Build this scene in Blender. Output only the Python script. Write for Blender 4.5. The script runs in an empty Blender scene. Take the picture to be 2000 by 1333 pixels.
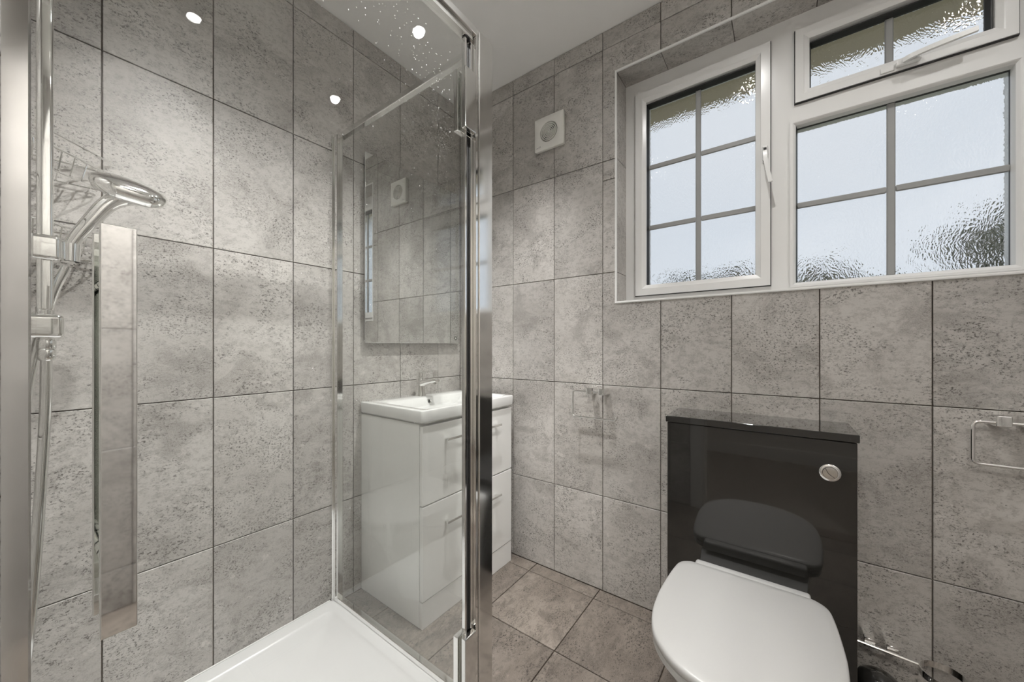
import bpy, bmesh, math, random
from mathutils import Vector, Matrix
random.seed(7)
PI = math.pi
scene = bpy.context.scene
COL = scene.collection

# ------------------------------------------------------------------ camera, world, exposure
CAM = Vector((1.5358, -1.5693, 1.0985))
cd = bpy.data.cameras.new('camera')
cd.sensor_fit = 'HORIZONTAL'; cd.sensor_width = 36.0
cd.lens = 713.61 / 2000 * 36.0
cd.shift_y = (678.24 - 666.5) / 2000
cd.clip_start = 0.01; cd.clip_end = 200
cam = bpy.data.objects.new('camera', cd); COL.objects.link(cam)
cam.location = CAM; cam.rotation_euler = (PI / 2, 0, math.radians(36.2835))
scene.camera = cam

world = bpy.data.worlds.new('overcast_sky'); scene.world = world
world.use_nodes = True
wn = world.node_tree.nodes; wl = world.node_tree.links
SKY_STRENGTH = 0.76
bg = wn['Background']
wtc = wn.new('ShaderNodeTexCoord'); wns = wn.new('ShaderNodeTexNoise'); wrp = wn.new('ShaderNodeValToRGB')
wns.inputs['Scale'].default_value = 1.6; wns.inputs['Detail'].default_value = 3
wrp.color_ramp.elements[0].position = 0.3; wrp.color_ramp.elements[0].color = (0.74, 0.82, 0.93, 1)
wrp.color_ramp.elements[1].position = 0.7; wrp.color_ramp.elements[1].color = (0.86, 0.90, 0.97, 1)
wl.new(wtc.outputs['Generated'], wns.inputs['Vector']); wl.new(wns.outputs['Fac'], wrp.inputs['Fac'])
wl.new(wrp.outputs['Color'], bg.inputs['Color']); bg.inputs['Strength'].default_value = SKY_STRENGTH

LAMP_WATTS = 28.0              # each recessed ceiling spot
SHOWER_WATTS = 104.0            # the two spots on the shower and basin side
LENS_GLOW = 25.0               # visible lens of a spot
HALL_FILL_STRENGTH = 72.0           # unseen hall globe, added as fill light for the bathroom
LAMP_COLOUR = (1.0, 0.985, 0.962)
vs = scene.view_settings
vs.view_transform = 'Standard'; vs.look = 'None'; vs.gamma = 1.0; vs.use_curve_mapping = False
vs.exposure = 0.22
try:
    scene.cycles.use_denoising = True
    scene.cycles.max_bounces = 10; scene.cycles.transparent_max_bounces = 16
    scene.cycles.use_adaptive_sampling = True; scene.cycles.adaptive_threshold = 0.09; scene.cycles.adaptive_min_samples = 20
    scene.cycles.glossy_bounces = 6; scene.cycles.transmission_bounces = 8; scene.cycles.diffuse_bounces = 4
    scene.cycles.sample_clamp_indirect = 6.0
except Exception:
    pass

# ------------------------------------------------------------------ materials
MATS = {}
def newmat(name):
    m = bpy.data.materials.new(name); m.use_nodes = True; MATS[name] = m
    return m, m.node_tree.nodes, m.node_tree.links, m.node_tree.nodes['Principled BSDF']
def plain(name, col, rough=0.5, metal=0.0, coat=0.0, spec=0.5, var=0.0, vscale=8.0, bump=0.0, bscale=120.0, ior=1.5):
    m, n, l, b = newmat(name)
    b.inputs['Base Color'].default_value = (*col, 1); b.inputs['Roughness'].default_value = rough
    b.inputs['Metallic'].default_value = metal; b.inputs['Coat Weight'].default_value = coat
    b.inputs['Coat Roughness'].default_value = 0.03; b.inputs['IOR'].default_value = ior
    b.inputs['Specular IOR Level'].default_value = spec
    tc = n.new('ShaderNodeTexCoord')
    if var:
        t = n.new('ShaderNodeTexNoise'); t.inputs['Scale'].default_value = vscale; t.inputs['Detail'].default_value = 2
        r = n.new('ShaderNodeMapRange'); r.inputs['To Min'].default_value = 1 - var; r.inputs['To Max'].default_value = 1 + var
        mx = n.new('ShaderNodeVectorMath'); mx.operation = 'SCALE'; mx.inputs[0].default_value = col
        l.new(tc.outputs['Object'], t.inputs['Vector']); l.new(t.outputs['Fac'], r.inputs['Value'])
        l.new(r.outputs['Result'], mx.inputs['Scale']); l.new(mx.outputs['Vector'], b.inputs['Base Color'])
    if bump:
        t2 = n.new('ShaderNodeTexNoise'); t2.inputs['Scale'].default_value = bscale
        bp = n.new('ShaderNodeBump'); bp.inputs['Strength'].default_value = bump; bp.inputs['Distance'].default_value = 0.002
        l.new(tc.outputs['Object'], t2.inputs['Vector']); l.new(t2.outputs['Fac'], bp.inputs['Height'])
        l.new(bp.outputs['Normal'], b.inputs['Normal'])
    return m

def stone(name, light, mid, dark, fleck, rough, fleck_amt=1.0, cloud=3.2, stretch=(0.72, 1.0, 1.0)):
    """porcelain tile with a weathered concrete print; every tile takes its own cut of the pattern"""
    m, n, l, b = newmat(name)
    tc = n.new('ShaderNodeTexCoord'); oi = n.new('ShaderNodeObjectInfo')
    sc = n.new('ShaderNodeVectorMath'); sc.operation = 'SCALE'; sc.inputs[0].default_value = (61.0, 37.0, 83.0)
    l.new(oi.outputs['Random'], sc.inputs['Scale'])
    mp = n.new('ShaderNodeMapping'); mp.inputs['Scale'].default_value = stretch
    l.new(tc.outputs['Object'], mp.inputs['Vector'])
    ad = n.new('ShaderNodeVectorMath'); ad.operation = 'ADD'
    l.new(mp.outputs['Vector'], ad.inputs[0]); l.new(sc.outputs['Vector'], ad.inputs[1])
    V = ad.outputs['Vector']
    def noise(scale, detail=5, rough_=0.6, dist=0.0):
        t = n.new('ShaderNodeTexNoise'); t.inputs['Scale'].default_value = scale; t.inputs['Detail'].default_value = detail
        t.inputs['Roughness'].default_value = rough_; t.inputs['Distortion'].default_value = dist
        l.new(V, t.inputs['Vector']); return t.outputs['Fac']
    def ramp(fac, a, c):
        r = n.new('ShaderNodeMapRange'); r.inputs['From Min'].default_value = a; r.inputs['From Max'].default_value = c
        r.interpolation_type = 'SMOOTHSTEP'; l.new(fac, r.inputs['Value']); return r.outputs['Result']
    def mul(a, c):
        x = n.new('ShaderNodeMath'); x.operation = 'MULTIPLY'; l.new(a, x.inputs[0])
        if isinstance(c, float): x.inputs[1].default_value = c
        else: l.new(c, x.inputs[1])
        return x.outputs[0]
    def mixc(fac, ca, cb):
        x = n.new('ShaderNodeMix'); x.data_type = 'RGBA'; l.new(fac, x.inputs['Factor'])
        for s, c in (('A', ca), ('B', cb)):
            sock = [i for i in x.inputs if i.name == s and i.type == 'RGBA'][0]
            if isinstance(c, tuple): sock.default_value = (*c, 1)
            else: l.new(c, sock)
        return [o for o in x.outputs if o.type == 'RGBA'][0]
    c0 = mixc(ramp(noise(cloud, 4, 0.62, 0.4), 0.34, 0.66), mid, light)
    c1 = mixc(mul(ramp(noise(cloud * 1.9, 5, 0.72, 0.8), 0.49, 0.66), 0.66), c0, dark)
    c1b = mixc(mul(ramp(noise(60, 4, 0.8), 0.47, 0.62), 0.50), c1, dark)
    grain = ramp(noise(420, 2, 0.7), 0.40, 0.62)
    c2 = mixc(mul(grain, 0.45), c1b, light)
    patch = ramp(noise(cloud * 2.2, 5, 0.74, 0.5), 0.40, 0.59)
    fl = mul(ramp(noise(190, 4, 0.8, 0.2), 0.53, 0.60), patch)
    c3 = mixc(mul(fl, min(1.0, 0.95 * fleck_amt)), c2, fleck)
    vo = n.new('ShaderNodeTexVoronoi'); vo.inputs['Scale'].default_value = 46; vo.inputs['Randomness'].default_value = 1
    l.new(V, vo.inputs['Vector'])
    pit = n.new('ShaderNodeMapRange'); pit.inputs['From Min'].default_value = 0.085; pit.inputs['From Max'].default_value = 0.05
    l.new(vo.outputs['Distance'], pit.inputs['Value'])
    pits = mul(pit.outputs['Result'], ramp(noise(9, 2), 0.5, 0.56))
    c4 = mixc(mul(pits, 0.85), c3, fleck)
    hi = mul(ramp(noise(28, 3, 0.7), 0.62, 0.72), 0.35)
    c5 = mixc(hi, c4, tuple(min(1, x * 1.35) for x in light))
    tv = n.new('ShaderNodeMapRange'); tv.inputs['To Min'].default_value = 0.93; tv.inputs['To Max'].default_value = 1.06
    l.new(oi.outputs['Random'], tv.inputs['Value'])
    vm = n.new('ShaderNodeVectorMath'); vm.operation = 'SCALE'; l.new(c5, vm.inputs[0]); l.new(tv.outputs['Result'], vm.inputs['Scale'])
    l.new(vm.outputs['Vector'], b.inputs['Base Color'])
    b.inputs['Roughness'].default_value = rough; b.inputs['IOR'].default_value = 1.55
    return m

M_TILE = stone('wall_tile_stone', (0.56, 0.540, 0.515), (0.43, 0.409, 0.384), (0.25, 0.233, 0.215), (0.09, 0.081, 0.073), 0.40)
M_FLOOR = stone('floor_tile_stone', (0.25, 0.217, 0.187), (0.15, 0.126, 0.106), (0.068, 0.056, 0.047), (0.020, 0.016, 0.013), 0.42, 1.1, 5.0, (1.0, 1.0, 0.55))
M_GROUT = plain('grout', (0.165, 0.137, 0.115), 0.9, var=0.15, vscale=30)
M_FGROUT = plain('floor_grout', (0.19, 0.155, 0.12), 0.9, var=0.2, vscale=20)
M_CEIL = plain('ceiling_paint', (0.93, 0.925, 0.91), 0.75, var=0.02)
M_HALL = plain('hall_paint', (0.82, 0.80, 0.77), 0.8, var=0.02)
M_CARPET = plain('hall_carpet', (0.30, 0.27, 0.24), 0.95, var=0.2, vscale=60, bump=0.4)
M_PVC = plain('white_pvc', (0.80, 0.80, 0.79), 0.22, var=0.015)
M_WOODW = plain('white_woodwork', (0.82, 0.81, 0.79), 0.35, var=0.02)
M_WHITE = plain('white_gloss', (0.86, 0.86, 0.845), 0.12, coat=0.4, var=0.01)
M_CERAMIC = plain('white_ceramic', (0.74, 0.74, 0.73), 0.07, coat=0.5, var=0.01)
M_LID = plain('toilet_seat_plastic', (0.47, 0.47, 0.463), 0.28, var=0.01)
M_TRAY = plain('tray_acrylic', (0.70, 0.70, 0.70), 0.22, var=0.01)
M_CHROME = plain('chrome', (0.92, 0.92, 0.91), 0.05, 1.0, var=0.04, vscale=14)
M_BRUSHED = plain('brushed_chrome', (0.86, 0.86, 0.85), 0.10, 1.0, var=0.05, vscale=9)
M_HANDLE = plain('handle_polished_metal', (0.95, 0.95, 0.94), 0.035, 1.0, var=0.03, vscale=10)
M_BLACK = plain('black_gloss_panel', (0.016, 0.0155, 0.014), 0.06, coat=1.0, spec=0.35, var=0.1)
M_RUBBER = plain('dark_seal', (0.03, 0.03, 0.03), 0.6, var=0.1)
M_GASKET = plain('window_gasket', (0.02, 0.02, 0.02), 0.5, var=0.1)
M_BAR = plain('glazing_bar_grey', (0.32, 0.325, 0.32), 0.4, var=0.02)
M_DARK = plain('dark_void', (0.03, 0.03, 0.03), 0.8, var=0.1)
M_PRINT = plain('grey_print', (0.30, 0.30, 0.32), 0.5, var=0.05)
M_FAN = plain('fan_plastic', (0.80, 0.79, 0.75), 0.35, var=0.01)
M_SOFFIT = plain('soffit_board', (0.52, 0.45, 0.33), 0.8, var=0.12, vscale=3)
M_GRASS = plain('lawn_green', (0.36, 0.36, 0.24), 0.95, var=0.3, vscale=2)
M_LEAF = plain('tree_leaves', (0.085, 0.095, 0.06), 0.6, var=0.4, vscale=6)
M_BARK = plain('tree_bark', (0.12, 0.09, 0.06), 0.9, var=0.3, vscale=12, bump=0.5, bscale=30)
M_TRIM = plain('white_edge_trim', (0.86, 0.86, 0.85), 0.2, var=0.02)
M_SILICONE = plain('white_silicone', (0.80, 0.80, 0.79), 0.4, var=0.02)

def glass_clear(name, tint):
    m, n, l, b = newmat(name); n.remove(b)
    out = n['Material Output']
    tr = n.new('ShaderNodeBsdfTransparent'); tr.inputs['Color'].default_value = (*tint, 1)
    gl = n.new('ShaderNodeBsdfGlossy'); gl.inputs['Roughness'].default_value = 0.0
    geo = n.new('ShaderNodeNewGeometry'); mr = n.new('ShaderNodeMapRange')
    mr.inputs['To Min'].default_value = 1.52; mr.inputs['To Max'].default_value = 1 / 1.52
    fr = n.new('ShaderNodeFresnel'); mx = n.new('ShaderNodeMixShader')
    l.new(geo.outputs['Backfacing'], mr.inputs['Value']); l.new(mr.outputs['Result'], fr.inputs['IOR'])
    l.new(fr.outputs['Fac'], mx.inputs['Fac']); l.new(tr.outputs[0], mx.inputs[1]); l.new(gl.outputs[0], mx.inputs[2])
    l.new(mx.outputs[0], out.inputs['Surface'])
    return m
M_GLASS = glass_clear('shower_glass', (0.988, 0.993, 0.988))
M_DROP = plain('dried_water_spots', (0.85, 0.86, 0.86), 0.25)

def glass_patterned(name):
    m, n, l, b = newmat(name); n.remove(b)
    out = n['Material Output']
    g = n.new('ShaderNodeBsdfGlass'); g.inputs['IOR'].default_value = 1.5; g.inputs['Roughness'].default_value = 0.02
    g.inputs['Color'].default_value = (0.98, 0.99, 0.99, 1)
    tc = n.new('ShaderNodeTexCoord')
    no = n.new('ShaderNodeTexNoise'); no.inputs['Scale'].default_value = 14; no.inputs['Detail'].default_value = 2
    mx = n.new('ShaderNodeVectorMath'); mx.operation = 'MULTIPLY_ADD'
    mx.inputs[1].default_value = (0.05, 0.05, 0.05)
    l.new(tc.outputs['Object'], no.inputs['Vector']); l.new(no.outputs['Color'], mx.inputs[0]); l.new(tc.outputs['Object'], mx.inputs[2])
    mp = n.new('ShaderNodeMapping'); mp.inputs['Scale'].default_value = (1.0, 0.0, 0.55); mp.inputs['Rotation'].default_value = (0, 0.6, 0)
    l.new(mx.outputs['Vector'], mp.inputs['Vector'])
    vo = n.new('ShaderNodeTexVoronoi'); vo.feature = 'F1'; vo.inputs['Scale'].default_value = 190
    l.new(mp.outputs['Vector'], vo.inputs['Vector'])
    bp = n.new('ShaderNodeBump'); bp.inputs['Strength'].default_value = 0.6; bp.inputs['Distance'].default_value = 0.00115
    sx = n.new('ShaderNodeSeparateXYZ'); l.new(tc.outputs['Object'], sx.inputs[0])
    gt = n.new('ShaderNodeMath'); gt.operation = 'GREATER_THAN'; gt.inputs[1].default_value = 0.159   # deep relief on the outer face, faint on the inner
    l.new(sx.outputs['Y'], gt.inputs[0])
    gm = n.new('ShaderNodeMapRange'); gm.inputs['To Min'].default_value = 0.4; gm.inputs['To Max'].default_value = 1.0
    l.new(gt.outputs[0], gm.inputs['Value'])
    hm = n.new('ShaderNodeMath'); hm.operation = 'MULTIPLY'; l.new(gm.outputs['Result'], hm.inputs[0]); l.new(vo.outputs['Distance'], hm.inputs[1])
    l.new(hm.outputs[0], bp.inputs['Height']); l.new(bp.outputs['Normal'], g.inputs['Normal'])
    l.new(g.outputs[0], out.inputs['Surface'])
    return m
M_PATTERN = glass_patterned('patterned_window_glass')

def emitter(name, col, strength):
    m, n, l, b = newmat(name); n.remove(b)
    e = n.new('ShaderNodeEmission'); e.inputs['Color'].default_value = (*col, 1); e.inputs['Strength'].default_value = strength
    l.new(e.outputs[0], n['Material Output'].inputs['Surface'])
    return m
M_LAMP = emitter('spot_lens_glow', LAMP_COLOUR, LENS_GLOW)
M_HALLFILL = emitter('hall_fill_glow', (1.0, 0.95, 0.88), HALL_FILL_STRENGTH)

# ------------------------------------------------------------------ mesh helpers
def finish(name, bm, mat, parent=None, smooth=False, loc=None, rot=None, recalc=True):
    if recalc:
        bmesh.ops.recalc_face_normals(bm, faces=bm.faces)
    me = bpy.data.meshes.new(name); bm.to_mesh(me); bm.free()
    if smooth:
        for p in me.polygons: p.use_smooth = True
        try: me.set_sharp_from_angle(angle=math.radians(38))
        except Exception: pass
    me.materials.append(mat)
    o = bpy.data.objects.new(name, me); COL.objects.link(o)
    if parent is not None: o.parent = parent
    if loc is not None: o.location = loc
    if rot is not None: o.rotation_euler = rot
    return o
def empty(name, loc=(0, 0, 0)):
    o = bpy.data.objects.new(name, None); COL.objects.link(o); o.location = loc; o.empty_display_size = 0.1
    return o
def thing(o, label, cat, group=None):
    o['label'] = label; o['category'] = cat
    if group: o['group'] = group
    return o
def structure(o, label=None, cat=None):
    o['kind'] = 'structure'
    if label: o['label'] = label
    if cat: o['category'] = cat
    return o
def addbox(bm, x0, x1, y0, y1, z0, z1, bev=0.0, seg=2):
    r = bmesh.ops.create_cube(bm, size=1.0)
    vsn = r['verts']
    for v in vsn:
        v.co = Vector(((x0 + x1) / 2 + v.co.x * (x1 - x0), (y0 + y1) / 2 + v.co.y * (y1 - y0), (z0 + z1) / 2 + v.co.z * (z1 - z0)))
    if bev > 0:
        es = list({e for v in vsn for e in v.link_edges})
        bmesh.ops.bevel(bm, geom=es, offset=bev, segments=seg, profile=0.5, affect='EDGES')
def box(name, x0, x1, y0, y1, z0, z1, mat, parent=None, bev=0.0, seg=2):
    bm = bmesh.new(); addbox(bm, min(x0, x1), max(x0, x1), min(y0, y1), max(y0, y1), min(z0, z1), max(z0, z1), bev, seg)
    o = finish(name, bm, mat, parent, smooth=bev > 0)
    if bev > 0:
        wn_ = o.modifiers.new('weighted_normals', 'WEIGHTED_NORMAL'); wn_.weight = 100; wn_.keep_sharp = True
    return o
def loft(bm, rings, cap0=True, cap1=True, close=True):
    vr = [[bm.verts.new(p) for p in r] for r in rings]
    n = len(vr[0])
    for a, b in zip(vr[:-1], vr[1:]):
        for i in range(n if close else n - 1):
            j = (i + 1) % n
            bm.faces.new((a[i], a[j], b[j], b[i]))
    if cap0: bm.faces.new(list(reversed(vr[0])))
    if cap1: bm.faces.new(vr[-1])
def lathe(name, prof, mat, parent=None, n=32, origin=(0, 0, 0), axis='Z', smooth=True, cap=True):
    """prof: list of (radius, height) along the axis"""
    bm = bmesh.new(); rings = []
    for r, h in prof:
        ring = []
        for i in range(n):
            a = 2 * PI * i / n; c, s = r * math.cos(a), r * math.sin(a)
            p = {'Z': (c, s, h), 'Y': (c, h, s), 'X': (h, c, s)}[axis]
            ring.append(Vector(p) + Vector(origin))
        rings.append(ring)
    loft(bm, rings, cap, cap)
    return finish(name, bm, mat, parent, smooth)
def tube(name, pts, r, mat, parent=None, n=12, closed=False, square=None, smooth=True, radii=None):
    """sweep a circle (or a rectangle square=(w,h)) along pts with parallel transport"""
    pts = [Vector(p) for p in pts]; m = len(pts)
    tang = []
    for i in range(m):
        if closed: t = pts[(i + 1) % m] - pts[i - 1]
        else: t = pts[min(i + 1, m - 1)] - pts[max(i - 1, 0)]
        tang.append(t.normalized())
    up = Vector((0, 0, 1)) if abs(tang[0].z) < 0.9 else Vector((1, 0, 0))
    u = tang[0].cross(up).normalized()
    bm = bmesh.new(); rings = []
    for i in range(m):
        if i:
            ax = tang[i - 1].cross(tang[i])
            if ax.length > 1e-7:
                u = Matrix.Rotation(tang[i - 1].angle(tang[i]), 3, ax.normalized()) @ u
        v = tang[i].cross(u).normalized()
        if square:
            w, h = square[0] / 2, square[1] / 2
            ring = [pts[i] + u * a * w + v * b * h for a, b in ((-1, -1), (1, -1), (1, 1), (-1, 1))]
        else:
            rr = radii[i] if radii else r
            ring = [pts[i] + (u * math.cos(2 * PI * k / n) + v * math.sin(2 * PI * k / n)) * rr for k in range(n)]
        rings.append(ring)
    if closed:
        rings.append(rings[0]); loft(bm, rings, False, False); bmesh.ops.remove_doubles(bm, verts=bm.verts, dist=1e-6)
    else:
        loft(bm, rings)
    return finish(name, bm, mat, parent, smooth and not square)
def smooth_path(pts, k=8):
    P = [Vector(p) for p in pts]; P = [P[0] * 2 - P[1]] + P + [P[-1] * 2 - P[-2]]
    out = []
    for i in range(1, len(P) - 2):
        for s in range(k):
            t = s / k; a, b, c, d = P[i - 1:i + 3]
            out.append(0.5 * ((2 * b) + (c - a) * t + (2 * a - 5 * b + 4 * c - d) * t * t + (3 * b - a - 3 * c + d) * t ** 3))
    out.append(P[-2]); return out
def round_corners(pts, r, k=5):
    pts = [Vector(p) for p in pts]; out = [pts[0]]
    for i in range(1, len(pts) - 1):
        a = (pts[i - 1] - pts[i]).normalized(); b = (pts[i + 1] - pts[i]).normalized()
        p0, p1 = pts[i] + a * r, pts[i] + b * r
        for s in range(k + 1):
            t = s / k; out.append((1 - t) ** 2 * p0 + 2 * t * (1 - t) * pts[i] + t * t * p1)
    out.append(pts[-1]); return out
def rrect(x0, x1, y0, y1, r, n=6):
    out = []
    for cx, cy, a0 in ((x1 - r, y1 - r, 0), (x0 + r, y1 - r, PI / 2), (x0 + r, y0 + r, PI), (x1 - r, y0 + r, 1.5 * PI)):
        for i in range(n + 1):
            a = a0 + PI / 2 * i / n; out.append((cx + r * math.cos(a), cy + r * math.sin(a)))
    return out
def rect_ring(name, x0, x1, z0, z1, prof, mat, parent=None):
    """mitred rectangular frame in the xz plane; prof = [(inset, y), ...] closed cross-section"""
    bm = bmesh.new(); rings = []
    for sx, sz, (cx, cz) in ((1, 1, (x0, z0)), (-1, 1, (x1, z0)), (-1, -1, (x1, z1)), (1, -1, (x0, z1))):
        rings.append([Vector((cx + sx * i, y, cz + sz * i)) for i, y in prof])
    vr = [[bm.verts.new(p) for p in r] for r in rings]; k = len(prof)
    for a in range(4):
        A, B = vr[a], vr[(a + 1) % 4]
        for i in range(k):
            j = (i + 1) % k; bm.faces.new((A[i], A[j], B[j], B[i]))
    return finish(name, bm, mat, parent)

# ------------------------------------------------------------------ tiling
GAP = 0.0030; TT = 0.008; CH = 0.0012
_cache = {}
def tile_mesh(w, h, mat):
    key = (round(w, 4), round(h, 4), mat.name)
    if key in _cache: return _cache[key]
    a, c = w / 2, h / 2
    V = []
    for y, d in ((TT, 0.0), (CH, 0.0), (0.0, CH)):
        for sx, sz in ((-1, -1), (1, -1), (1, 1), (-1, 1)):
            V.append((sx * (a - d), y, sz * (c - d)))
    F = [(8, 9, 10, 11)]
    for k in (0, 4):
        for i in range(4):
            j = (i + 1) % 4; F.append((k + i, k + j, k + 4 + j, k + 4 + i))
    me = bpy.data.meshes.new('tile'); me.from_pydata(V, [], F); me.materials.append(mat)
    _cache[key] = me
    return me
def poly_tile_mesh(outline, mat):
    bm = bmesh.new()
    fr = [bm.verts.new((u, 0, v)) for u, v in outline]; bk = [bm.verts.new((u, TT, v)) for u, v in outline]
    bm.faces.new(fr); n = len(fr)
    for i in range(n): bm.faces.new((fr[i], bk[i], bk[(i + 1) % n], fr[(i + 1) % n]))
    bmesh.ops.recalc_face_normals(bm, faces=bm.faces)
    me = bpy.data.meshes.new('tile'); bm.to_mesh(me); bm.free(); me.materials.append(mat)
    return me
def put_tile(me, parent, to_world, u, v, rot):
    o = bpy.data.objects.new('tile', me); COL.objects.link(o); o.parent = parent
    o.location = to_world(u, v); o.rotation_euler = rot
    return o
def tile_wall(parent, to_world, rot, us, vs_, mat, hole=None, flip=1, extra_cut=None):
    """us, vs_: sorted joint lines including both ends; flip=-1 when local x runs against u"""
    g = GAP / 2
    for u0, u1 in zip(us[:-1], us[1:]):
        for v0, v1 in zip(vs_[:-1], vs_[1:]):
            cells = [(u0, u1, v0, v1)]
            if extra_cut and u0 <= extra_cut[0] < u1 and v0 < extra_cut[1] < v1:
                cells = [(u0, u1, v0, extra_cut[1]), (u0, u1, extra_cut[1], v1)]
            for a0, a1, b0, b1 in cells:
                p0, p1, q0, q1 = a0 + g, a1 - g, b0 + g, b1 - g
                if p1 - p0 < 0.004 or q1 - q0 < 0.004: continue
                out = None
                if hole:
                    h0, h1, k0, k1 = hole
                    if p0 >= h0 and p1 <= h1 and q0 >= k0 and q1 <= k1: continue
                    if p1 > h0 and p0 < h1 and q1 > k0 and q0 < k1:
                        cu0, cu1, cv0, cv1 = p0 < h0, p1 > h1, q0 < k0, q1 > k1
                        if (cu0 or cu1) and not (cv0 or cv1):
                            if cu0: p1 = h0
                            else: p0 = h1
                        elif (cv0 or cv1) and not (cu0 or cu1):
                            if cv0: q1 = k0
                            else: q0 = k1
                        else:
                            hu = h0 if cu0 else h1; hv = k0 if cv0 else k1
                            if cu0 and cv0: out = [(p0, q0), (p1, q0), (p1, hv), (hu, hv), (hu, q1), (p0, q1)]
                            elif cu1 and cv0: out = [(p0, q0), (p1, q0), (p1, q1), (hu, q1), (hu, hv), (p0, hv)]
                            elif cu0 and cv1: out = [(p0, q0), (hu, q0), (hu, hv), (p1, hv), (p1, q1), (p0, q1)]
                            else: out = [(hu, q0), (p1, q0), (p1, q1), (p0, q1), (p0, hv), (hu, hv)]
                if p1 - p0 < 0.004 or q1 - q0 < 0.004: continue
                cu, cv = (p0 + p1) / 2, (q0 + q1) / 2
                if out:
                    me = poly_tile_mesh([((u - cu) * flip, v - cv) for u, v in out], mat)
                else:
                    me = tile_mesh(p1 - p0, q1 - q0, mat)
                put_tile(me, parent, to_world, cu, cv, rot)
def slab_with_hole(name, axis, us, vs_, d0, d1, hole_cell, mat):
    """wall slab in the u-z plane with one rectangular opening, one connected mesh"""
    bm = bmesh.new()
    def P(u, d, v): return (u, d, v) if axis == 'x' else (d, u, v)
    G = [[[bm.verts.new(P(u, d, v)) for v in vs_] for u in us] for d in (d0, d1)]
    nu, nv = len(us) - 1, len(vs_) - 1
    solid = lambda i, j: 0 <= i < nu and 0 <= j < nv and (i, j) != hole_cell
    for i in range(nu):
        for j in range(nv):
            if not solid(i, j): continue
            for k in (0, 1):
                g = G[k]; bm.faces.new((g[i][j], g[i + 1][j], g[i + 1][j + 1], g[i][j + 1]))
            for (a, b, di, dj) in (((i, j), (i + 1, j), 0, -1), ((i, j + 1), (i + 1, j + 1), 0, 1), ((i, j), (i, j + 1), -1, 0), ((i + 1, j), (i + 1, j + 1), 1, 0)):
                if not solid(i + di, j + dj):
                    bm.faces.new((G[0][a[0]][a[1]], G[0][b[0]][b[1]], G[1][b[0]][b[1]], G[1][a[0]][a[1]]))
    loose = [v for v in bm.verts if not v.link_faces]
    for v in loose: bm.verts.remove(v)
    return finish(name, bm, mat)

# room: left tiled wall at x = 0, window wall at y = 0
XR, YC, ZC = 2.44, -1.60, 2.5175
WX0, WX1, WZ0, WZ1 = 0.954, 2.126, 1.298, 2.312
DX0, DX1, DZ1 = 1.10, 1.95, 2.04
ZL = [0.0, 0.4254, 0.9279, 1.4304, 1.9329, 2.4354, ZC]

wall_left = structure(box('wall_left', -0.16, -TT, YC - 0.12, 0.25, -0.05, ZC + 0.1, M_GROUT))
ys = [YC] + [-(0.1725 + 0.2502 * n) for n in range(5, -1, -1)] + [0.0]
tile_wall(wall_left, lambda u, v: (0.0, u, v), (0, 0, PI / 2), ys, ZL, M_TILE)

wall_back = structure(slab_with_hole('wall_back', 'x', [-TT, WX0 - TT, WX1 + TT, XR + 0.16], [-0.05, WZ0 - TT, WZ1 + TT, ZC + 0.1], TT, 0.25, (1, 1), M_GROUT))
xs = [0.0, 0.1406] + [0.3906 + 0.25 * n for n in range(0, 10)] + [XR]
xs = [x for x in xs if x <= XR]
tile_wall(wall_back, lambda u, v: (u, 0.0, v), (0, 0, 0), xs, ZL, M_TILE, hole=(WX0, WX1, WZ0, WZ1), extra_cut=(0.90, 1.846))

wall_right = structure(box('wall_right', XR + TT, XR + 0.16, YC - 0.12, TT, -0.05, ZC + 0.1, M_GROUT))
ysr = [YC] + [-(0.02 + 0.25 * n) for n in range(6, -1, -1)] + [0.0]
ZR = [0.0, 0.170, 0.6725, 1.175, 1.6775, 2.18, ZC]
tile_wall(wall_right, lambda u, v: (XR, u, v), (0, 0, -PI / 2), ysr, ZR, M_TILE, flip=-1)

wall_front = structure(slab_with_hole('wall_front', 'x', [-TT, DX0, DX1, XR + TT], [-0.05, 0.0, DZ1, ZC + 0.1], YC - TT, YC - 0.12, (1, 1), M_GROUT))
xsf = [0.0, 0.15, 0.40, 0.65, 0.90, 1.15, 1.40, 1.65, 1.90, 2.15, 2.40, XR]
tile_wall(wall_front, lambda u, v: (u, YC, v), (0, 0, PI), xsf, ZL, M_TILE, hole=(DX0 - 0.07, DX1 + 0.07, -1, DZ1 + 0.07), flip=-1)

floor = structure(box('floor', -0.16, XR + 0.16, YC - 0.12, 0.25, -0.12, -TT, M_FGROUT))
fx = [0.0, 0.203] + [0.5405 + 0.3372 * k for k in range(0, 7)]; fx = [x for x in fx if x < XR - 0.02] + [XR]
fy = [YC, -1.436, -1.095, -0.7545, -0.4138, -0.0725, 0.0]
GAP = 0.0036
tile_wall(floor, lambda u, v: (u, v, 0.0), (-PI / 2, 0, 0), fx, fy, M_FLOOR)
GAP = 0.0030

ceiling = structure(box('ceiling', -0.16, XR + 0.16, YC - 0.12, 0.25, ZC, ZC + 0.12, M_CEIL))

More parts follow.
